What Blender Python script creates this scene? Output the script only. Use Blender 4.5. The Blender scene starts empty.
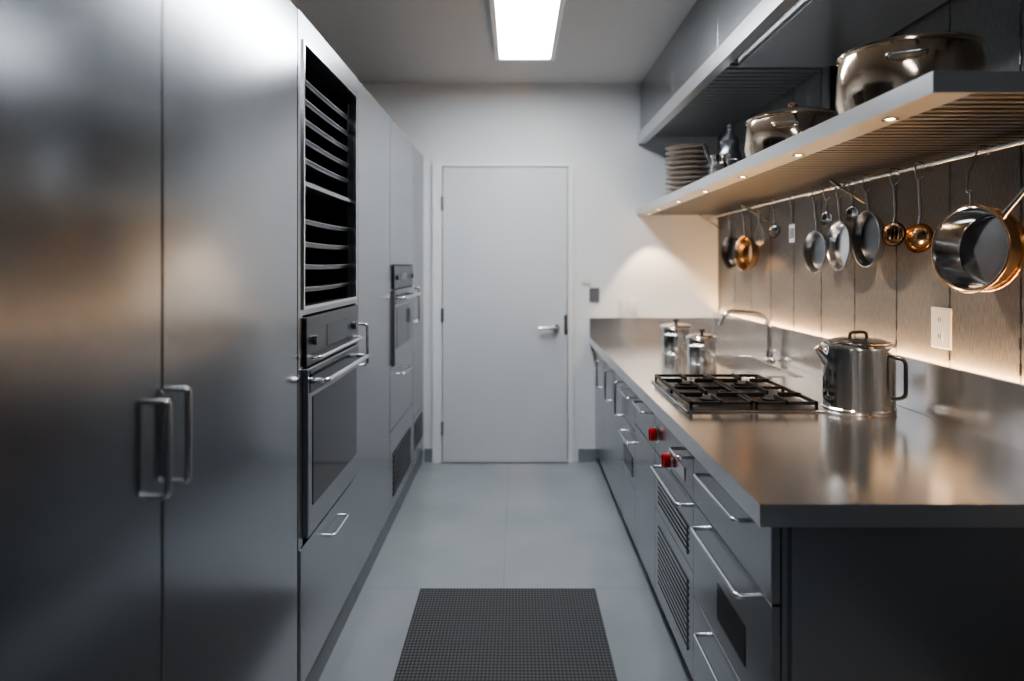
import bpy, bmesh, math, random
from mathutils import Vector, Matrix
random.seed(3)
D=bpy.data; C=bpy.context
col=C.scene.collection
# ---------------- materials ----------------
def nmat(name):
    m=D.materials.new(name); m.use_nodes=True
    nt=m.node_tree; b=nt.nodes['Principled BSDF']
    return m,nt,b
def steel(name,c,rough,scale=(2,2,60),bump=0.0,var=0.04,metal=1.0,aniso=0,cv=.03):
    m,nt,b=nmat(name)
    b.inputs['Metallic'].default_value=metal
    tc=nt.nodes.new('ShaderNodeTexCoord'); mp=nt.nodes.new('ShaderNodeMapping')
    mp.inputs['Scale'].default_value=scale
    nt.links.new(tc.outputs['Object'],mp.inputs[0])
    n=nt.nodes.new('ShaderNodeTexNoise'); n.inputs['Scale'].default_value=1; n.inputs['Detail'].default_value=1
    nt.links.new(mp.outputs[0],n.inputs['Vector'])
    r=nt.nodes.new('ShaderNodeMapRange'); r.inputs['To Min'].default_value=rough-var/2; r.inputs['To Max'].default_value=rough+var/2
    nt.links.new(n.outputs['Fac'],r.inputs['Value']); nt.links.new(r.outputs[0],b.inputs['Roughness'])
    cr=nt.nodes.new('ShaderNodeMapRange'); cr.data_type='FLOAT_VECTOR'
    cr.inputs[9].default_value=tuple(x*(1-cv) for x in c); cr.inputs[10].default_value=tuple(min(1,x*(1+cv)) for x in c)
    nt.links.new(n.outputs['Fac'],cr.inputs[6]); nt.links.new(cr.outputs[1],b.inputs['Base Color'])
    if aniso:
        b.inputs['Anisotropic'].default_value=aniso; b.inputs['Anisotropic Rotation'].default_value=.25
        t=nt.nodes.new('ShaderNodeTangent'); t.direction_type='RADIAL'; t.axis='Z'
        nt.links.new(t.outputs[0],b.inputs['Tangent'])
    return m
def plain(name,c,rough=0.6,metal=0,noise=0.05,scale=8):
    m,nt,b=nmat(name)
    b.inputs['Metallic'].default_value=metal; b.inputs['Roughness'].default_value=rough
    tc=nt.nodes.new('ShaderNodeTexCoord'); n=nt.nodes.new('ShaderNodeTexNoise'); n.inputs['Scale'].default_value=scale
    n.inputs['Detail'].default_value=5
    nt.links.new(tc.outputs['Object'],n.inputs['Vector'])
    cr=nt.nodes.new('ShaderNodeValToRGB')
    cr.color_ramp.elements[0].position=.3; cr.color_ramp.elements[1].position=.7
    cr.color_ramp.elements[0].color=(*[x*(1-noise) for x in c],1); cr.color_ramp.elements[1].color=(*[min(1,x*(1+noise)) for x in c],1)
    nt.links.new(n.outputs['Fac'],cr.inputs[0]); nt.links.new(cr.outputs[0],b.inputs['Base Color'])
    return m
def emit(name,c,s):
    m,nt,b=nmat(name); b.inputs['Base Color'].default_value=(*c,1)
    b.inputs['Emission Color'].default_value=(*c,1); b.inputs['Emission Strength'].default_value=s
    return m
M_fr=steel('brushed_steel_fridge',(.38,.39,.405),.18,(9,9,.4),0,.02,1,.6,.02)
M_cab=steel('brushed_steel_cabinet',(.40,.41,.425),.26,(9,9,.4),0,.02,.95,0,.015)
M_base=steel('brushed_steel_drawer',(.40,.41,.425),.22,(5,.4,9),0,.02,.96,0,.015)
M_slat=steel('slat_steel',(.30,.31,.325),.32,(5,.4,5),0,.02,.95,0,.015)
M_ctr=steel('counter_steel',(.74,.74,.745),.18,(3,1.5,2),0,.07,.95,0,.02)
M_shelf=steel('shelf_steel',(.66,.665,.67),.28,(5,.4,5),0,.02,.85,0,.015)
M_pol=steel('polished_steel',(.82,.80,.78),.10,(1,1,20),.0,.03,1,0,.01)
M_hand=steel('handle_steel',(.78,.79,.80),.2,(5,5,5),.0,.04)
M_warmRefl=steel('steel_warm_reflection',(.88,.72,.56),.11,(1,1,20),.0,.03,1,0,.01)  # silver steel with its warm reflections put into the base colour
M_cop=steel('copper',(.88,.58,.34),.16,(2,2,10),.0,.05)
M_dark=steel('dark_metal',(.13,.135,.145),.3,(5,5,5),.0,.05)
M_iron=plain('cast_iron',(.012,.012,.013),.5,0.0,.1,40)
M_blackgl=plain('black_glass',(.014,.015,.017),.08,0,.02,4)
M_gap=plain('dark_interior',(.016,.017,.019),.6,0,.05,10)
M_toe=plain('plinth_grey',(.22,.23,.24),.4,.5,.05,10)
M_wall=plain('wall_paint',(.73,.735,.74),.6,0,.008,3)
M_wallShade=plain('wall_paint_shaded',(.22,.23,.24),.6,0,.02,3)  # wall paint darkened to stand for the dim near end and its reflections
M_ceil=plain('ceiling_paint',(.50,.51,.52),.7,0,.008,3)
M_door=plain('door_paint',(.63,.637,.65),.42,0,.008,2)
M_trim=plain('trim_paint',(.78,.785,.79),.45,0,.01,4)
M_bb=plain('baseboard_grey',(.22,.235,.25),.5,0,.02,4)
M_white=plain('white_plastic',(.78,.77,.75),.35,0,.01,4)
M_red=plain('red_plastic',(.62,.02,.015),.3,0,.03,6)
M_blackp=plain('black_plastic',(.025,.025,.025),.35,0,.03,6)
M_plate=plain('stoneware',(.46,.40,.35),.4,0,.15,12)
M_lamp=emit('lamp_diffuser',(.90,.95,1.0),25)
M_fillN=emit('added_fill_glow',(.90,.95,1.0),7)  # glow of the added fill lamp behind the camera
M_led=emit('warm_led',(1.0,.58,.24),60)
M_spot=emit('spot_lens',(1.0,.80,.5),30)
def floor_mat():
    m,nt,b=nmat('polished_concrete')
    tc=nt.nodes.new('ShaderNodeTexCoord')
    n=nt.nodes.new('ShaderNodeTexNoise'); n.inputs['Scale'].default_value=1.6; n.inputs['Detail'].default_value=5; n.inputs['Roughness'].default_value=.5
    nt.links.new(tc.outputs['Object'],n.inputs['Vector'])
    cr=nt.nodes.new('ShaderNodeValToRGB'); e=cr.color_ramp.elements
    e[0].position=.2; e[1].position=.8; e[0].color=(.26,.274,.288,1); e[1].color=(.34,.355,.368,1)
    nt.links.new(n.outputs['Fac'],cr.inputs[0])
    br=nt.nodes.new('ShaderNodeTexBrick'); br.offset=0; br.inputs['Scale'].default_value=1
    br.inputs['Mortar Size'].default_value=.0022; br.inputs['Brick Width'].default_value=1.2; br.inputs['Row Height'].default_value=1.2
    mp=nt.nodes.new('ShaderNodeMapping'); mp.inputs['Location'].default_value=(.12,-.65,0)
    nt.links.new(tc.outputs['Object'],mp.inputs[0]); nt.links.new(mp.outputs[0],br.inputs['Vector'])
    mx=nt.nodes.new('ShaderNodeMixRGB'); mx.blend_type='MULTIPLY'
    mx.inputs[2].default_value=(.85,.85,.85,1)
    nt.links.new(br.outputs['Fac'],mx.inputs[0]); nt.links.new(cr.outputs[0],mx.inputs[1]); nt.links.new(mx.outputs[0],b.inputs['Base Color'])
    mr=nt.nodes.new('ShaderNodeMapRange'); mr.inputs['To Min'].default_value=.10; mr.inputs['To Max'].default_value=.20
    nt.links.new(n.outputs['Fac'],mr.inputs['Value']); nt.links.new(mr.outputs[0],b.inputs['Roughness'])
    b.inputs['Specular IOR Level'].default_value=1.0
    return m
M_floor=floor_mat()
def mat_mat():
    m,nt,b=nmat('woven_rubber'); tc=nt.nodes.new('ShaderNodeTexCoord')
    vs=[]
    for ax,f in (('X',470),('Y',330)):
        s=nt.nodes.new('ShaderNodeSeparateXYZ'); nt.links.new(tc.outputs['Object'],s.inputs[0])
        mu=nt.nodes.new('ShaderNodeMath'); mu.operation='MULTIPLY'; mu.inputs[1].default_value=f; nt.links.new(s.outputs[ax],mu.inputs[0])
        si=nt.nodes.new('ShaderNodeMath'); si.operation='SINE'; nt.links.new(mu.outputs[0],si.inputs[0]); vs.append(si)
    mxn=nt.nodes.new('ShaderNodeMath'); mxn.operation='ADD'
    nt.links.new(vs[0].outputs[0],mxn.inputs[0]); nt.links.new(vs[1].outputs[0],mxn.inputs[1])
    mr=nt.nodes.new('ShaderNodeMapRange'); mr.inputs['From Min'].default_value=-1.2; mr.inputs['From Max'].default_value=1.6
    nt.links.new(mxn.outputs[0],mr.inputs['Value'])
    cr=nt.nodes.new('ShaderNodeValToRGB'); cr.color_ramp.elements[0].color=(.020,.020,.021,1); cr.color_ramp.elements[1].color=(.10,.10,.102,1)
    nt.links.new(mr.outputs[0],cr.inputs[0]); nt.links.new(cr.outputs[0],b.inputs['Base Color'])
    bp=nt.nodes.new('ShaderNodeBump'); bp.inputs['Distance'].default_value=.003; bp.inputs['Strength'].default_value=.6
    nt.links.new(mr.outputs[0],bp.inputs['Height']); nt.links.new(bp.outputs[0],b.inputs['Normal'])
    b.inputs['Roughness'].default_value=.65
    return m
M_mat=mat_mat()
def panel_mat():
    m,nt,b=nmat('ribbed_wall_panel'); tc=nt.nodes.new('ShaderNodeTexCoord')
    mp=nt.nodes.new('ShaderNodeMapping'); mp.inputs['Scale'].default_value=(1,220,30)
    nt.links.new(tc.outputs['Object'],mp.inputs[0])
    n=nt.nodes.new('ShaderNodeTexNoise'); n.inputs['Scale'].default_value=1; n.inputs['Detail'].default_value=1
    nt.links.new(mp.outputs[0],n.inputs['Vector'])
    cr=nt.nodes.new('ShaderNodeValToRGB'); e=cr.color_ramp.elements
    e[0].position=.3; e[1].position=.7; e[0].color=(.115,.118,.127,1); e[1].color=(.185,.188,.197,1)
    nt.links.new(n.outputs['Fac'],cr.inputs[0]); nt.links.new(cr.outputs[0],b.inputs['Base Color'])
    b.inputs['Roughness'].default_value=.5
    return m
M_panel=panel_mat()
# ---------------- helpers ----------------
def group(name,loc=(0,0,0)):
    e=D.objects.new(name,None); e.location=loc; e.empty_display_size=.1; col.objects.link(e); return e
def par(o,p):
    if p is not None:
        o.parent=p; o.matrix_parent_inverse=Matrix.Translation(p.location).inverted()
def obj(name,bm,mat,p=None,smooth=False,loc=(0,0,0)):
    me=D.meshes.new(name); bm.to_mesh(me); bm.free()
    if smooth:
        for f in me.polygons: f.use_smooth=True
    me.materials.append(mat)
    o=D.objects.new(name,me); o.location=loc; col.objects.link(o); par(o,p); return o
def bmbox(bm,x0,x1,y0,y1,z0,z1):
    r=bmesh.ops.create_cube(bm,size=1)
    bmesh.ops.scale(bm,vec=(abs(x1-x0),abs(y1-y0),abs(z1-z0)),verts=r['verts'])
    bmesh.ops.translate(bm,vec=((x0+x1)/2,(y0+y1)/2,(z0+z1)/2),verts=r['verts'])
    return r['verts']
def box(name,x0,x1,y0,y1,z0,z1,mat,p=None,bev=0):
    c=((x0+x1)/2,(y0+y1)/2,(z0+z1)/2)
    bm=bmesh.new(); bmbox(bm,x0-c[0],x1-c[0],y0-c[1],y1-c[1],z0-c[2],z1-c[2])
    if bev: bmesh.ops.bevel(bm,geom=bm.edges[:],offset=bev,segments=2,affect='EDGES',profile=.5)
    return obj(name,bm,mat,p,False,c)
def boxes(name,lst,mat,p=None):
    bm=bmesh.new()
    for l in lst: bmbox(bm,*l)
    return obj(name,bm,mat,p)
def lathe(name,prof,loc,mat,p=None,seg=48,rot=None,sharp=True):
    bm=bmesh.new(); rings=[]
    for r,z in prof:
        if r<1e-5: rings.append([bm.verts.new((0,0,z))])
        else: rings.append([bm.verts.new((r*math.cos(2*math.pi*i/seg),r*math.sin(2*math.pi*i/seg),z)) for i in range(seg)])
    for a,b in zip(rings,rings[1:]):
        for i in range(seg):
            j=(i+1)%seg
            if len(a)==1 and len(b)==1: continue
            if len(a)==1: bm.faces.new((a[0],b[i],b[j]))
            elif len(b)==1: bm.faces.new((a[i],a[j],b[0]))
            else: bm.faces.new((a[i],a[j],b[j],b[i]))
    bmesh.ops.recalc_face_normals(bm,faces=bm.faces[:])
    for e in bm.edges:
        if len(e.link_faces)==2 and e.calc_face_angle(0)>math.radians(35): e.smooth=False
    if rot is not None: bmesh.ops.transform(bm,matrix=rot,verts=bm.verts[:])
    return obj(name,bm,mat,p,True,loc)
def fillet(pts,rad,n=5,cyc=False):
    pts=[Vector(p) for p in pts]
    if rad<=0: return pts
    out=[pts[0]]
    for a,b,c in zip(pts,pts[1:],pts[2:]):
        d1=(a-b); d2=(c-b); r=min(rad,d1.length*.49,d2.length*.49)
        s=b+d1.normalized()*r; e=b+d2.normalized()*r
        for i in range(n+1):
            t=i/n; out.append(s*(1-t)**2+b*2*t*(1-t)+e*t*t)
    out.append(pts[-1]); return out
def tube(name,pts,r,mat,p=None,fil=0,radii=None,cyc=False,res=3):
    pts=fillet(pts,fil)
    c0=pts[0].copy()
    cu=D.curves.new(name,'CURVE'); cu.dimensions='3D'; cu.bevel_depth=r; cu.bevel_resolution=res; cu.use_fill_caps=True
    s=cu.splines.new('POLY'); s.points.add(len(pts)-1); s.use_cyclic_u=cyc; s.use_smooth=True
    for i,q in enumerate(pts):
        s.points[i].co=(*(q-c0),1)
        if radii: s.points[i].radius=radii[min(i,len(radii)-1)]
    cu.materials.append(mat)
    o=D.objects.new(name,cu); o.location=c0; col.objects.link(o); par(o,p); return o
def hdl_v(name,x,y,z0,z1,off,r,p):
    tube(name,[(x,y,z0),(x+off,y,z0),(x+off,y,z1),(x,y,z1)],r,M_hand,p,fil=.014)
def hdl_h(name,x,y0,y1,z,off,r,p):
    tube(name,[(x,y0,z),(x+off,y0,z),(x+off,y1,z),(x,y1,z)],r,M_hand,p,fil=.014)
# ---------------- room ----------------
XL,XR,YN,YF,ZC=-1.34,1.47,-2.6,5.05,2.73
box('floor',XL-.1,XR+.1,YN-.1,YF+.1,-.1,0,M_floor)
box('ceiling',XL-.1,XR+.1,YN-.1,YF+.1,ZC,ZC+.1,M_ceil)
box('wall_left',XL-.1,XL,YN-.1,YF+.1,0,ZC,M_wall)
box('wall_right',XR,XR+.1,YN-.1,YF+.1,0,ZC,M_gap)
box('wall_near',XL,XR,YN-.1,YN,0,ZC,M_wallShade)
box('wall_far',XL,XR,YF,YF+.1,0,ZC,M_wall)
pg=group('wall_paneling',(1.46,3,1.8))
y=YN; i=0
while y<YF-.01:
    y1=min(y+.33,YF-.001); i+=1
    box('panel_%d'%i,1.457,1.4695,y+.003,y1-.002,.0,ZC-.001,M_panel,pg,.0015)
    y=y1 if y1-y>.2 else YF
L=[]; y=YN+.33
while y<YF-.05:
    if y>1.4:
        z=1.10
        while z<2.3:
            L.append((1.4545,1.457,y-.004,y+.004,z,z+.035)); z+=.075
    y+=.33
boxes('seam_clips',L,M_dark,pg)
box('baseboard_far',-.66,-.60,YF-.012,YF-.001,0,.095,M_bb)
box('baseboard_far.001',.45,.585,YF-.012,YF-.001,0,.095,M_bb)
dg=group('door_1',(-.08,YF,1.06))
box('leaf',-.526,.368,YF-.035,YF-.006,.006,2.12,M_door,dg,.003)
tube('lever_rose',[(.285,YF-.035,.97),(.285,YF-.05,.97)],.026,M_hand,dg)
tube('lever',[(.285,YF-.05,.97),(.285,YF-.085,.97),(.16,YF-.085,.97)],.013,M_hand,dg,fil=.02)
box('lock_plate',.345,.366,YF-.038,YF-.033,.92,1.06,M_hand,dg)
for k,z in enumerate((.25,1.06,1.86)): box('hinge_%d'%k,-.535,-.518,YF-.045,YF-.034,z-.05,z+.05,M_hand,dg)
tg=group('trim_1',(-.08,YF,1.06))
boxes('frame',[(-.60,-.532,YF-.03,YF-.002,0,2.15),(.374,.412,YF-.03,YF-.002,0,2.15),(-.532,.374,YF-.03,YF-.002,2.128,2.15)],M_trim,tg)
def plate(name,x,z,w,h,m=M_white):
    g=group(name,(x,YF,z)); box('plate',x-w/2,x+w/2,YF-.014,YF-.001,z-h/2,z+h/2,m,g,.003)
    box('toggle',x-w*.2,x+w*.2,YF-.02,YF-.014,z-h*.25,z+h*.25,m,g,.002)
plate('motion_sensor',.50,1.33,.07,.09,M_white)
plate('light_switch',.565,1.205,.07,.10,M_toe)
plate('light_switch',.77,1.13,.05,.1); plate('light_switch',.84,1.13,.05,.1)
def lamp(name,x,y0,y1,w,m):
    g=group(name,(x,(y0+y1)/2,ZC))
    box('diffuser',x-w/2,x+w/2,y0,y1,ZC-.03,ZC-.012,m,g)
    f=.028
    boxes('housing',[(x-w/2-f,x-w/2,y0-f,y1+f,ZC-.04,ZC-.001),(x+w/2,x+w/2+f,y0-f,y1+f,ZC-.04,ZC-.001),
        (x-w/2,x+w/2,y0-f,y0,ZC-.04,ZC-.001),(x-w/2,x+w/2,y1,y1+f,ZC-.04,ZC-.001)],M_trim,g)
lamp('added_fill_light',.055,2.75,4.32,.31,M_lamp)
lamp('added_fill_light',.055,-1.2,.3,.31,M_fillN)  # unseen fill lamp, added to brighten the closed room
# ---------------- left run ----------------
XF=-.667; XB=-1.335; TOP=2.205
def front(g,n,y0,y1,z0,z1,m=M_cab,xf=XF,gap=.002):
    box(n,xf-.021,xf,y0+gap,y1-gap,z0+gap,z1-gap,m,g,.002)
def plinth(g,y0,y1): box('plinth',XB,XF-.008,y0,y1,0,.098,M_toe,g)
def vent(g,n,y0,y1,z0,z1,xf,sgn,count,m=None):
    box(n+'_recess',xf,xf+sgn*.001,y0,y1,z0,z1,M_gap,g)
    L=[];dz=(z1-z0)/count
    for k in range(count):
        z=z0+(k+.5)*dz; L.append((xf+sgn*.001,xf+sgn*.005,y0,y1,z-dz*.28,z+dz*.28))
    boxes(n+'_slats',L,m or M_base,g)
g=group('refrigerator',(-1,1.3,0))
box('carcass',XB,XF-.024,.45,2.139,.1,TOP,M_gap,g); plinth(g,.45,2.139)
front(g,'door_left',.45,1.32,.1,TOP,M_fr,gap=.003); front(g,'door_right',1.32,2.138,.1,TOP,M_fr,gap=.003)
tube('handle_left',[(XF,1.285,.995),(XF+.028,1.285,.995),(XF+.028,1.285,1.17),(XF,1.285,1.17)],.0062,M_hand,g,fil=.010)
tube('handle_right',[(XF,1.36,1.0),(XF+.030,1.36,1.0),(XF+.030,1.36,1.18),(XF,1.36,1.18)],.0062,M_hand,g,fil=.010)
Y0,Y1=2.142,2.948
g=group('oven_tower_cabinet',(-1,2.55,0))
boxes('carcass',[(XB,XF,Y0,Y0+.045,.1,TOP),(XB,XF,Y1-.045,Y1,.1,TOP),(XB,XB+.02,Y0+.045,Y1-.045,.1,TOP),
  (XB+.02,XF,Y0+.045,Y1-.045,2.12,TOP),(XB+.02,XF,Y0+.045,Y1-.045,1.262,1.285)],M_cab,g)
box('rack_lining',XB+.02,XB+.03,Y0+.045,Y1-.045,1.285,2.12,M_gap,g)
boxes('rack_side_linings',[(XB+.03,XF-.03,Y0+.045,Y0+.049,1.285,2.12),(XB+.03,XF-.03,Y1-.049,Y1-.045,1.285,2.12)],M_dark,g)
plinth(g,Y0,Y1)
bm=bmesh.new()
zs=[1.345,1.42,1.495,1.57,1.77,1.835,1.90,1.965,2.03]
for kz,z in enumerate(zs):
    n=10
    ya,yb=Y0+.05,Y1-.05
    prev=None
    for k in range(n+1):
        t=k/n; yy=ya+(yb-ya)*t; dip=-.004*math.sin(math.pi*t)
        ring=[bm.verts.new(v) for v in ((XF-.03,yy,z+dip+.004),(XF-.031,yy,z+dip-.012),(XB+.05,yy,z+dip+.004),(XB+.05,yy,z+dip+.010))]
        if prev:
            for a in range(4):
                b_=(a+1)%4; bm.faces.new((prev[a],prev[b_],ring[b_],ring[a]))
        prev=ring
    tube('tray_lip_%d'%kz,[(XF-.028,ya+(yb-ya)*k/10,z+.002-.004*math.sin(math.pi*k/10)) for k in range(11)],.0026,M_slat,g)
bmesh.ops.recalc_face_normals(bm,faces=bm.faces[:])
obj('rack_trays',bm,M_dark,g)
box('rack_divider',XB+.03,XF-.01,Y0+.045,Y1-.045,1.675,1.69,M_cab,g)
boxes('rack_frame',[(XF-.006,XF+.006,Y0+.04,Y0+.052,1.28,2.125),(XF-.006,XF+.006,Y1-.052,Y1-.04,1.28,2.125),(XF-.006,XF+.006,Y0+.052,Y1-.052,2.115,2.125),(XF-.006,XF+.006,Y0+.052,Y1-.052,1.28,1.29)],M_hand,g)
front(g,'drawer_front',Y0+.01,Y1-.01,.11,.545,xf=XF+.004); box('drawer_box',XB+.02,XF-.022,Y0+.05,Y1-.05,.11,.54,M_gap,g)
hdl_h('drawer_handle',XF+.004,2.46,2.66,.47,.025,.005,g)
def oven(y0,y1,z0,z1,zc,name):
    g=group(name,(-1,(y0+y1)/2,z0))
    box('body',XB+.03,XF-.004,y0+.004,y1-.004,z0+.004,z1-.004,M_gap,g)
    box('control_panel',XF-.004,XF+.012,y0,y1,zc,z1,M_dark,g,.003)
    box('display',XF+.012,XF+.0135,(y0+y1)/2-.12,(y0+y1)/2+.16,zc+.04,z1-.04,M_blackgl,g)
    for k in (0.1,.88):
        tube('knob_%d'%int(k*10),[(XF+.012,y0+(y1-y0)*k,(zc+z1)/2),(XF+.026,y0+(y1-y0)*k,(zc+z1)/2)],.015,M_dark,g,res=6)
    box('door',XF-.004,XF+.016,y0,y1,z0,zc-.006,M_cab,g,.003)
    box('window',XF+.016,XF+.018,y0+.05,y1-.05,z0+.09,zc-.10,M_blackgl,g)
    box('upper_glass',XF+.016,XF+.018,y0+.02,y1-.02,zc-.085,zc-.012,M_blackgl,g)
    tube('handle',[(XF+.016,y0+.05,zc-.05),(XF+.062,y0+.05,zc-.05),(XF+.062,y1-.05,zc-.05),(XF+.016,y1-.05,zc-.05)],.009,M_hand,g,fil=.02)
    return g
o1=oven(Y0+.048,Y1-.048,.562,1.255,1.10,'built_in_oven')
tube('towel_bar',[(XF+.012,Y0+.09,1.125),(XF+.04,Y0+.09,1.125),(XF+.04,Y1-.09,1.125),(XF+.012,Y1-.09,1.125)],.006,M_hand,o1,fil=.015)
g=group('tall_storage_cabinet',(-1,3.3,0))
box('carcass',XB,XF-.024,2.952,3.698,.1,TOP,M_gap,g); plinth(g,2.952,3.698)
front(g,'door',2.952,3.698,.1,TOP)
hdl_v('handle',XF,3.01,.99,1.165,.028,.006,g)
g=group('oven_tower_cabinet',(-1,4.1,0))
box('carcass',XB,XF-.024,3.702,4.528,.1,TOP,M_gap,g); plinth(g,3.702,4.528)
front(g,'upper_door',3.702,4.528,1.42,TOP)
boxes('surround',[(XF-.021,XF,3.704,3.76,.87,1.418),(XF-.021,XF,4.47,4.526,.87,1.418)],M_cab,g)
front(g,'middle_door',3.702,4.528,.53,.87)
front(g,'lower_drawer',3.702,4.528,.1,.53)
vent(g,'vent',3.80,4.42,.16,.40,XF,1,8,M_dark)
hdl_h('drawer_handle',XF,4.0,4.25,.80,.03,.006,g)
g=oven(3.765,4.465,.875,1.415,1.29,'built_in_oven')
g=group('tall_storage_cabinet',(-1,4.8,0))
box('carcass',XB,XF-.024,4.532,5.045,.1,TOP,M_gap,g); plinth(g,4.532,5.045)
front(g,'door',4.532,5.045,.42,TOP); front(g,'lower_panel',4.532,5.045,.1,.42)
vent(g,'vent',4.60,4.98,.2,.38,XF,1,6,M_dark)
hdl_v('handle',XF,4.60,1.05,1.27,.03,.007,g)
# ---------------- right run: base cabinets ----------------
XC=.57
def rfront(g,n,y0,y1,z0,z1,m=M_base): box(n,XC,XC+.021,y0+.002,y1-.002,z0+.002,z1-.002,m,g,.002)
def rgroup(y0,y1,name,topz=.848):
    g=group(name,(1,(y0+y1)/2,0))
    box('carcass',XC+.023,1.425,y0+.001,y1-.001,.08,topz,M_base,g)
    box('kick',XC+.035,1.425,y0+.001,y1-.001,0,.08,M_toe,g)
    return g
g=rgroup(1.56,2.25,'drawer_cabinet')
box('end_panel',XC+.04,1.43,1.545,1.56,0,.848,M_cab,g,.002)
rfront(g,'drawer_top',1.56,2.25,.66,.845); rfront(g,'warming_drawer',1.56,2.25,.36,.66); rfront(g,'drawer_bottom',1.56,2.25,.08,.36)
hdl_h('handle_top',XC,1.74,2.12,.785,-.03,.006,g); hdl_h('handle_mid',XC,1.70,2.14,.615,-.034,.0068,g); hdl_h('handle_low',XC,1.74,2.12,.30,-.03,.006,g)
box('window',XC-.0015,XC,1.74,1.98,.42,.52,M_blackgl,g)
g=rgroup(2.25,2.87,'drawer_cabinet')
rfront(g,'control_fascia',2.25,2.87,.66,.845); rfront(g,'drawer_mid',2.25,2.87,.43,.66); rfront(g,'vent_panel',2.25,2.87,.08,.43)
hdl_h('handle_top',XC,2.34,2.46,.775,-.03,.006,g); hdl_h('handle_mid',XC,2.33,2.78,.62,-.033,.007,g)
vent(g,'vent_upper',2.32,2.80,.46,.56,XC,-1,5); vent(g,'vent_lower',2.32,2.80,.14,.38,XC,-1,11)
def knob(g,y,z,k,m=M_red):
    tube('knob_bezel_%d'%k,[(XC,y,z),(XC-.006,y,z)],.034,M_hand,g,res=8)
    tube('knob_%d'%k,[(XC-.006,y,z),(XC-.028,y,z)],.026,m,g,res=8)
    box('knob_grip_%d'%k,XC-.034,XC-.028,y-.004,y+.004,z-.022,z+.022,m,g)
knob(g,2.58,.700,1)
box('gauge_plate',XC-.003,XC,2.36,2.52,.69,.735,M_hand,g,.001)
knob(g,2.83,.735,3)
g=rgroup(2.87,3.35,'drawer_cabinet',.70)
rfront(g,'fascia',2.87,3.35,.66,.845); rfront(g,'door',2.87,3.35,.08,.66)
hdl_h('handle',XC,3.0,3.25,.785,-.03,.006,g)
g=rgroup(3.35,4.16,'drawer_cabinet',.70)
rfront(g,'drawer_1',3.35,3.75,.62,.845); rfront(g,'drawer_2',3.35,3.75,.34,.62); rfront(g,'drawer_3',3.35,3.75,.08,.34)
rfront(g,'door',3.75,4.16,.08,.845)
hdl_h('handle_1',XC,3.42,3.68,.77,-.03,.006,g); hdl_h('handle_2',XC,3.42,3.68,.55,-.03,.006,g); hdl_v('handle_3',XC,3.82,.6,.78,-.03,.006,g)
vent(g,'vent',3.42,3.70,.38,.48,XC,-1,5)
g=rgroup(4.16,5.04,'drawer_cabinet')
rfront(g,'door_a',4.16,4.6,.08,.845); rfront(g,'door_b',4.6,5.04,.08,.845)
hdl_v('handle_a',XC,4.24,.6,.78,-.03,.006,g); hdl_v('handle_b',XC,4.68,.6,.78,-.03,.006,g)
g=group('countertop',(1,3.2,.9))
cx=.53
boxes('top',[(cx,1.43,1.52,3.25,.85,.9),(cx,1.06,3.25,4.0,.85,.9),(1.33,1.43,3.25,4.0,.85,.9),(cx,1.43,4.0,5.045,.85,.9)],M_ctr,g)
box('backsplash',1.415,1.432,1.52,5.03,.9,1.085,M_ctr,g,.002)
box('end_upstand',cx,1.415,5.03,5.045,.9,1.04,M_ctr,g,.002)
box('led_channel',1.432,1.456,1.55,5.0,1.04,1.066,M_shelf,g)
box('led_strip',1.435,1.453,1.56,4.99,1.066,1.072,M_led,g)
g=group('sink',(1.2,3.6,.87))
boxes('basin',[(1.061,1.329,3.251,3.999,.852,.856),(1.061,1.064,3.251,3.999,.856,.899),(1.326,1.329,3.251,3.999,.856,.899),(1.064,1.326,3.251,3.254,.856,.899),(1.064,1.326,3.996,3.999,.856,.899)],M_ctr,g)
tube('rim',[(1.06,3.25,.9),(1.33,3.25,.9),(1.33,4.0,.9),(1.06,4.0,.9)],.004,M_pol,g,cyc=True)
lathe('drain',[(0,.002),(.04,.002),(.045,.005),(.045,0)],(1.2,3.62,.856),M_hand,g,24)
g=group('faucet',(1.375,3.8,.9))
lathe('base',[(0,0),(.032,0),(.032,.008),(.02,.02),(.018,.06),(0,.06)],(1.375,3.8,.9005),M_pol,g,24)
tube('spout',[(1.375,3.8,.95),(1.375,3.8,1.15),(1.14,3.8,1.17),(1.11,3.8,1.09)],.013,M_pol,g,fil=.09)
tube('lever',[(1.375,3.8,.945),(1.375,3.72,.965)],.007,M_pol,g)
# ---------------- cooktop ----------------
g=group('gas_cooktop',(.9,2.78,.9))
a0,a1,b0,b1=.60,1.085,2.46,3.12
box('pan',a0,a1,b0,b1,.9005,.907,M_cab,g,.003)
box('well',a0+.015,a1-.015,b0+.015,b1-.015,.907,.9085,M_dark,g)
n=0
for bx in (.725,.96):
    for by in (2.62,2.96):
        n+=1
        lathe('burner_%d'%n,[(0,0),(.052,0),(.052,.004),(.036,.006),(.036,.012),(.042,.012),(.042,.015),(.03,.019),(0,.019)],(bx,by,.9085),M_iron,g,28)
lathe('burner_5',[(0,0),(.028,0),(.028,.010),(.02,.014),(0,.014)],(.8425,2.79,.9085),M_iron,g,24)
L=[];t=.0048
def bar(x0,y0,x1,y1,z0,z1): L.append((min(x0,x1)-t,max(x0,x1)+t,min(y0,y1)-t,max(y0,y1)+t,z0,z1))
zt0,zt1=.925,.936
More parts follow.
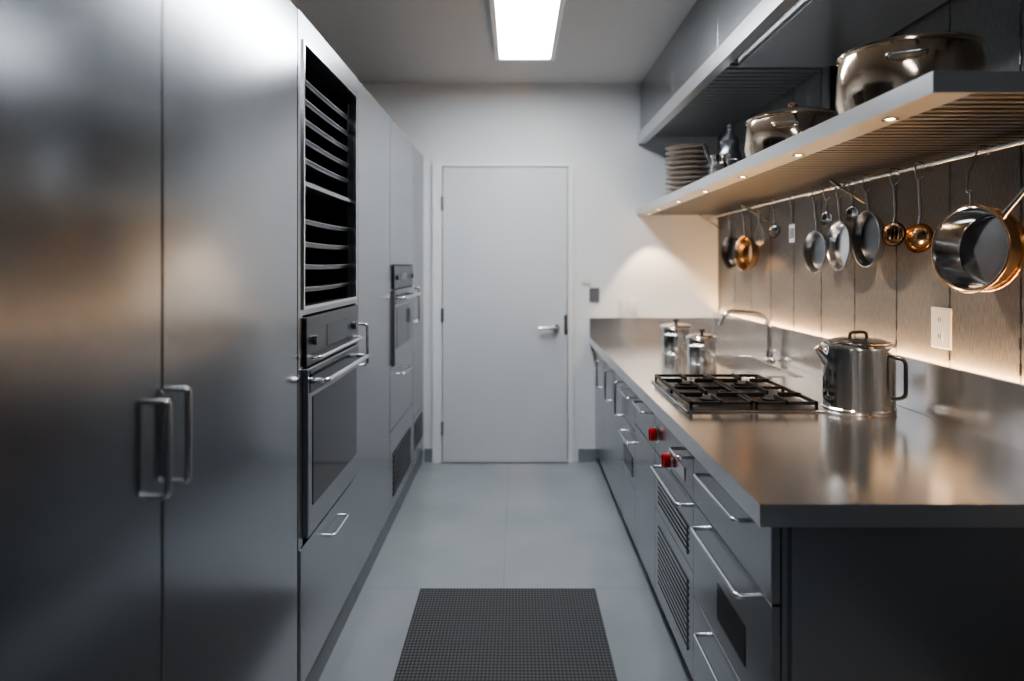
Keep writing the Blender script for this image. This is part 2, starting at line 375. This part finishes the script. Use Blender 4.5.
for gx0,gx1 in ((.62,.833),(.852,1.065)):
    for yy in (2.48,2.79,3.10): bar(gx0,yy,gx1,yy,zt0,zt1)
    for xx in (gx0,gx1): bar(xx,2.48,xx,3.10,zt0,zt1)
    mx=(gx0+gx1)/2
    for cy in (2.63,2.95):
        bar(gx0,cy,gx0+.075,cy,zt0,zt1+.005); bar(gx1-.075,cy,gx1,cy,zt0,zt1+.005)
        bar(mx,cy-.15,mx,cy-.045,zt0,zt1+.005); bar(mx,cy+.045,mx,cy+.15,zt0,zt1+.005)
    for xx in (gx0,gx1):
        for yy in (2.48,2.79,3.10): bar(xx,yy,xx,yy,.9085,zt0)
boxes('grates',L,M_iron,g)
# ---------------- pots ----------------
def pot_prof(r,h,t=.004,bulge=0,rim=.006):
    return [(0,0),(r*.92-.0,0),(r*.97+bulge*.3,.008),(r+bulge,h*.35),(r+bulge*.6,h*.8),(r,h-.004),(r+rim,h),(r+rim,h+.004),(r-t,h+.004),(r-t+bulge*.6,h*.8),(r-t+bulge,h*.35),(r*.95-t,.01),(0,.01)]
def lid_prof(r,dome):
    return [(r+.004,0),(r+.006,.004),(r*.97,.01),(r*.8,.01+dome*.5),(r*.45,.01+dome*.85),(0,.01+dome),]
def stockpot(name,x,y,z,r,h,mat=M_pol,lid=True,knob_m=M_pol,hang=0,bulge=0,dome=.025):
    g=group(name,(x,y,z))
    lathe('body',pot_prof(r,h,bulge=bulge),(x,y,z),mat,g,64)
    if lid:
        lathe('lid',lid_prof(r,dome),(x,y,z+h+.004),mat,g,64)
        zz=z+h+.012+dome
        lathe('knob',[(0,0),(.008,0),(.008,.012),(.016,.018),(.018,.026),(.010,.032),(0,.032)],(x,y,zz),knob_m,g,24)
    d=Vector((math.cos(hang),math.sin(hang),0)); s=Vector((-d.y,d.x,0))
    for k,sg in enumerate((1,-1)):
        c=Vector((x,y,z+h*.78))+d*sg*(r+bulge*.6-.002)
        tube('ear_%d'%k,[c+s*.045,c+s*.045+d*sg*.03,c-s*.045+d*sg*.03,c-s*.045],.005,M_hand,g,fil=.02)
    return g
S=1.8255
stockpot('warm_tinted_stockpot',1.12,2.0,S,.18,.19,M_warmRefl,True,M_cop,math.radians(60),.010,.016)  # steel pots, warm reflected light painted into their colour
stockpot('warm_tinted_stockpot',1.12,2.83,S,.175,.175,M_warmRefl,True,M_cop,math.radians(60),.012,.03)
g=group('coffee_pot',(1.12,3.66,S))
lathe('body',[(0,0),(.085,0),(.092,.01),(.085,.09),(.06,.17),(.045,.2),(.05,.235),(.052,.24),(.04,.26),(.018,.285),(.012,.30),(.018,.315),(.012,.33),(0,.335)],(1.12,3.66,S),M_slat,g,40)
tube('handle',[(1.17,3.62,S+.22),(1.235,3.58,S+.22),(1.235,3.58,S+.09),(1.19,3.62,S+.08)],.008,M_blackp,g,fil=.03)
tube('spout',[(1.04,3.67,S+.10),(1.01,3.67,S+.17),(.985,3.67,S+.235)],.012,M_slat,g)
g=group('milk_jug',(1.0,3.42,S))
lathe('body',[(0,0),(.05,0),(.054,.01),(.045,.07),(.04,.1),(.048,.13),(.045,.13),(.037,.1),(.042,.07),(.045,.01),(0,.01)],(1.0,3.42,S),M_pol,g,32)
tube('handle',[(1.04,3.4,S+.11),(1.075,3.38,S+.11),(1.075,3.38,S+.04),(1.045,3.4,S+.03)],.005,M_pol,g,fil=.02)
pr=[(0,0)]
zz=0
for k in range(11):
    pr+=[(.07,zz),(.13,zz+.013),(.139,zz+.019),(.10,zz+.024)]; zz+=.032
pr+=[(.08,zz),(0,zz)]
lathe('plate_stack',pr,(1.09,4.46,S),M_plate,None,48)
def kettle(x,y,z,r,h):
    g=group('kettle',(x,y,z))
    lathe('body',[(0,0),(r*.97,0),(r,.006),(r,.016),(r*.97,.02),(r*.97,h*.93),(r*.99,h*.97),(r*.96,h),(r*.7,h+.012),(0,h+.018)],(x,y,z),M_pol,g,64)
    lathe('lid',[(r*.86,0),(r*.87,.006),(r*.6,.016),(0,.02)],(x,y,z+h+.001),M_pol,g,48)
    tube('lid_handle',[(x-.03,y,z+h+.01),(x-.03,y,z+h+.04),(x+.03,y,z+h+.04),(x+.03,y,z+h+.01)],.006,M_blackp,g,fil=.015)
    tube('spout',[(x-r*.85,y,z+h*.74),(x-r*1.05,y,z+h*.86),(x-r*1.2,y,z+h*.94)],.020,M_pol,g,radii=[1.2,.85,.5],res=5)
    tube('side_handle',[(x+r*.62,y-r*.74,z+h*.84),(x+r*.82,y-r*1.0,z+h*.82),(x+r*.82,y-r*1.0,z+h*.28),(x+r*.62,y-r*.74,z+h*.24)],.007,M_dark,g,fil=.035)
kettle(1.222,2.50,.9005,.124,.24)
stockpot('saucepan_with_lid',.945,4.13,.9005,.088,.15,M_pol,True,M_blackp,math.radians(60),0,.01)
stockpot('saucepan_with_lid',.985,3.71,.9005,.078,.13,M_pol,True,M_blackp,math.radians(60),0,.01)
# ---------------- shelf ----------------
g=group('wall_shelf',(1.17,3.2,1.8))
sx=.87; sy=1.46
z0,z1=1.78,1.825
boxes('frame',[(sx,sx+.012,sy,5.04,z0,z1),(sx+.012,1.455,sy,sy+.012,z0,z1),(sx+.012,1.455,5.028,5.04,z0,z1),(sx+.012,1.455,sy+.012,5.028,z1-.006,z1),(sx+.012,sx+.09,sy+.012,5.028,z0,z0+.006)],M_shelf,g)
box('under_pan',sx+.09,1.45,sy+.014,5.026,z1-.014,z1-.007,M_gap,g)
L=[]; yy=sy+.03
while yy<5.0:
    L.append((sx+.09,1.45,yy,yy+.024,z0,z0+.012)); yy+=.045
boxes('slats',L,M_slat,g)
sp=[1.72,2.28,2.84,3.4,3.96,4.52,4.86]
for k,yy in enumerate(sp):
    lathe('spot_ring_%d'%k,[(.012,0),(.02,0),(.02,-.004),(.012,-.003)],(sx+.05,yy,z0),M_hand,g,24)
    lathe('spot_lens_%d'%k,[(0,-.001),(.012,-.001)],(sx+.05,yy,z0),M_spot,g,16)
for k,yy in enumerate([1.75,2.9,4.05,4.95]):
    tube('bracket_%d'%k,[(1.455,yy,z0-.10),(1.44,yy,z0-.10),(1.30,yy,z0-.006)],.005,M_dark,g,fil=.02)
for k,yy in enumerate(sp):
    l=D.lights.new('shelf_spot_light_%d'%k,'SPOT'); l.energy=15 if k<6 else 24; l.color=(1,.72,.47); l.spot_size=math.radians(84); l.spot_blend=.35; l.shadow_soft_size=.015
    o=D.objects.new('spot_lamp_%d'%k,l); o.location=(sx+.05,yy,z0-.008); col.objects.link(o); par(o,g)
    o.rotation_euler=(0,math.radians(-22 if k<6 else -8),0)
# rail
g=group('hanging_rail',(1.36,3.2,1.75))
RX,RZ=1.36,1.752
tube('rod',[(RX,1.5,RZ),(RX,5.0,RZ)],.009,M_hand,g,res=5)
for k,yy in enumerate([1.6,2.45,3.3,4.15,4.95]):
    tube('post_%d'%k,[(RX,yy,RZ),(1.457,yy,RZ)],.006,M_hand,g)
def hook(g,y,z1,x=RX):
    tube('hook',[(x+.014,y,RZ-.012),(x+.014,y,RZ+.013),(x-.014,y,RZ+.013),(x-.014,y,z1+.02),(x-.005,y,z1-.008),(x+.012,y,z1+.008)],.0032,M_hand,g,fil=.01)
def orient(ax):
    return Vector((0,0,1)).rotation_difference(Vector(ax).normalized()).to_matrix().to_4x4()
def hpan(name,y,zc,r,depth,ax,m_out,m_in,hand=True,x=None,hlen=None):
    x=x if x is not None else RX-.01
    g=group(name,(x,y,zc)); R=orient(ax)
    A=Vector(ax).normalized(); c=Vector((x,y,zc))
    lathe('body',[(0,-depth),(r*.88,-depth),(r*.95,-depth+.01),(r,0),(r+.005,.002),(r,.004)],c,m_out,g,56,R)
    lathe('inside',[(r,.004),(r-.004,0),(r*.92-.003,-depth+.012),(r*.86,-depth+.005),(0,-depth+.005)],c,m_in,g,56,R)
    up=(Vector((0,0,1))-A*A.z).normalized()
    if hand:
        zt=RZ-.05
        s=c+up*(r-.002)-A*.01
        e=Vector((x,y,zt)) 
        tube('handle',[s,s+up*.02,e],.0065,M_hand,g,fil=.01)
        hook(g,y,zt,x+.003)
    return g,c,A,up
g,c,A,up=hpan('copper_saucepan',2.03,1.468,.122,.085,(-1,-.28,0.05),M_cop,M_pol,False,1.315)
side=A.cross(up)
if side.y>0: side=-side
d=(up*.8+side*.75).normalized()
s=c+d*.12-A*.02
tube('handle',[s,s+d*.03,s+d*.24],.009,M_hand,g,radii=[1.3,1,1,1,1,1,1,1.2])
hs=c+up*.122
tube('hanging_loop',[hs,hs+Vector((0,0,.05))],.004,M_hand,g)
tube('hook',[(RX+.012,c.y,RZ-.012),(RX+.012,c.y,RZ+.013),(RX-.014,c.y,RZ+.013),(c.x-.006,c.y,hs.z+.09),(c.x-.008,c.y,hs.z+.04),(c.x+.01,c.y,hs.z+.045)],.0035,M_hand,g,fil=.012)
for nm,rad,dz in (('rim_band',.125,0),('lower_band',.119,-.06)):
    u2=up; v2=A.cross(up)
    tube(nm,[c+A*dz+(u2*math.cos(a*math.pi/20)+v2*math.sin(a*math.pi/20))*rad for a in range(40)],.005,M_cop,g,cyc=True)
def ladle(name,y,zc,r,m,ax=(-1,-.5,.15),depth=.7,inner=None):
    g=group(name,(RX-.01,y,zc)); R=orient(ax); A=Vector(ax).normalized(); c=Vector((RX-.01,y,zc))
    pr=[(r*math.cos(t),-r*depth*math.sin(t)) for t in [k*math.pi/16 for k in range(9)]]; pr[-1]=(0,-r*depth)
    pr2=[(max(0,a-.002) if a>1e-4 else 0,b+.002) for a,b in reversed(pr)]
    pr2[0]=(0,pr2[0][1])
    lathe('bowl',pr+pr2,c,m,g,36,R)
    zt=RZ-.045
    tube('handle',[c+Vector((0,0,r*.95)),c+Vector((.006,0,r+.03)),Vector((RX-.01,y,zt))],.0045,M_hand,g,fil=.01)
    if name=='slotted_spoon':
        v2=A.cross(Vector((0,0,1))).normalized()
        for k in (-2,-1,0,1,2):
            q=c+v2*(k*r*.3)-A*(r*depth*.9*(1-(k*.3)**2)-.004)
            tube('slot_%d'%k,[q-Vector((0,0,r*.4)),q+Vector((0,0,r*.4))],.002,M_gap,g)
    hook(g,y,zt,RX-.007)
def whisk(y,zb):
    g=group('whisk',(RX-.01,y,zb)); x=RX-.01
    for k in range(5):
        a=math.pi*k/5; u=Vector((math.cos(a),math.sin(a),0))
        P=[]
        for j in range(13):
            t=j/12*2-1
            P.append(Vector((x,y,zb+.13*(abs(t)**1.4)))+u*(math.copysign(1,t)*.030*math.sin(math.pi*min(1,abs(t))**.8)))
        tube('wire_%d'%k,P,.0014,M_hand,g,res=1)
    tube('grip',[(x,y,zb+.128),(x,y,RZ-.05)],.008,M_hand,g)
    hook(g,y,RZ-.05,x+.003)
def spatula(y,zb):
    x=RX-.01; g=group('spatula',(x,y,zb))
    box('blade',x-.002,x+.002,y-.035,y+.035,zb,zb+.09,M_hand,g,.0015)
    boxes('slots',[(x-.003,x+.003,y+k*.018-.003,y+k*.018+.003,zb+.02,zb+.07) for k in (-1,0,1)],M_gap,g)
    tube('shaft',[(x,y,zb+.085),(x,y,RZ-.05)],.005,M_hand,g); hook(g,y,RZ-.05,x+.003)
ladle('ladle',2.345,1.51,.05,M_cop); ladle('slotted_spoon',2.50,1.53,.044,M_cop,(-1,-.6,.1),.4)
hpan('frying_pan',2.70,1.52,.105,.03,(-1,-.0,0),M_hand,M_dark)
hpan('frying_pan',2.93,1.50,.10,.03,(-1,-.0,0),M_hand,M_hand)
hpan('frying_pan',3.16,1.48,.092,.03,(-1,-.1,0),M_hand,M_slat)
ladle('serving_spoon',2.815,1.625,.033,M_pol,(-1,-.6,.1),.3); ladle('serving_spoon',3.045,1.62,.033,M_pol,(-1,-.6,.1),.3)
hpan('copper_saucepan',4.15,1.49,.10,.05,(-1,-.2,0),M_cop,M_cop)
hpan('frying_pan',4.42,1.50,.10,.04,(-1,-.2,0),M_dark,M_dark)
spatula(3.42,1.53); ladle('ladle',3.66,1.60,.038,M_pol)
whisk(3.88,1.53)
g=group('wall_outlet',(1.455,2.39,1.2))
box('plate',1.449,1.457,2.335,2.445,1.135,1.275,M_white,g,.003)
boxes('sockets',[(1.446,1.449,2.375,2.405,1.215,1.25),(1.446,1.449,2.375,2.405,1.16,1.195)],M_trim,g)
boxes('slots',[(1.4455,1.446,2.383,2.386,1.225,1.24),(1.4455,1.446,2.394,2.397,1.225,1.24),(1.4455,1.446,2.383,2.386,1.17,1.185),(1.4455,1.446,2.394,2.397,1.17,1.185)],M_gap,g)
# ---------------- upper cabinets / hood ----------------
g=group('upper_cabinet',(1.2,3,2.5))
ux=.894
box('carcass',ux+.022,1.455,1.2,5.04,2.40,ZC-.002,M_base,g)
for k,(p,q) in enumerate([(1.2,2.2),(2.2,3.1),(3.1,4.0),(4.0,5.04)]):
    box('door_%d'%k,ux,ux+.021,p+.002,q-.002,2.37,ZC-.003,M_cab,g,.002)
g=group('range_hood',(1.2,2.2,2.3))
boxes('lip',[(ux-.02,ux-.005,1.2,5.04,2.285,2.36),(ux-.005,ux+.03,1.2,5.04,2.285,2.295)],M_shelf,g)
box('canopy',ux+.09,1.44,1.22,3.1,2.30,2.395,M_shelf,g,.003)
L=[];yy=3.16
while yy<5.0: L.append((ux+.05,1.44,yy,yy+.03,2.34,2.36)); yy+=.07
boxes('filter_slats',L,M_shelf,g)
boxes('support',[(1.40,1.44,3.12,3.15,1.826,2.36)],M_dark,g)
box('floor_mat',-.417,.345,1.85,3.05,.0005,.012,M_mat,None,.004)
# ---------------- world, camera ----------------
w=D.worlds.new('world'); C.scene.world=w; w.use_nodes=True
w.node_tree.nodes['Background'].inputs[0].default_value=(.5,.55,.6,1); w.node_tree.nodes['Background'].inputs[1].default_value=.3
cam=D.cameras.new('camera'); co=D.objects.new('camera',cam); col.objects.link(co)
co.location=(0,0,1.42); co.rotation_euler=(math.radians(90),0,0)
cam.lens=24.6; cam.sensor_width=36; cam.shift_y=-75.5/1024; cam.shift_x=-4/1024; cam.clip_start=.02
cam.dof.use_dof=True; cam.dof.focus_distance=2.3; cam.dof.aperture_fstop=1.5
C.scene.camera=co
C.scene.view_settings.view_transform='AgX'
try: C.scene.view_settings.look='AgX - Medium High Contrast'
except Exception as e: print(e)
C.scene.view_settings.exposure=0.42
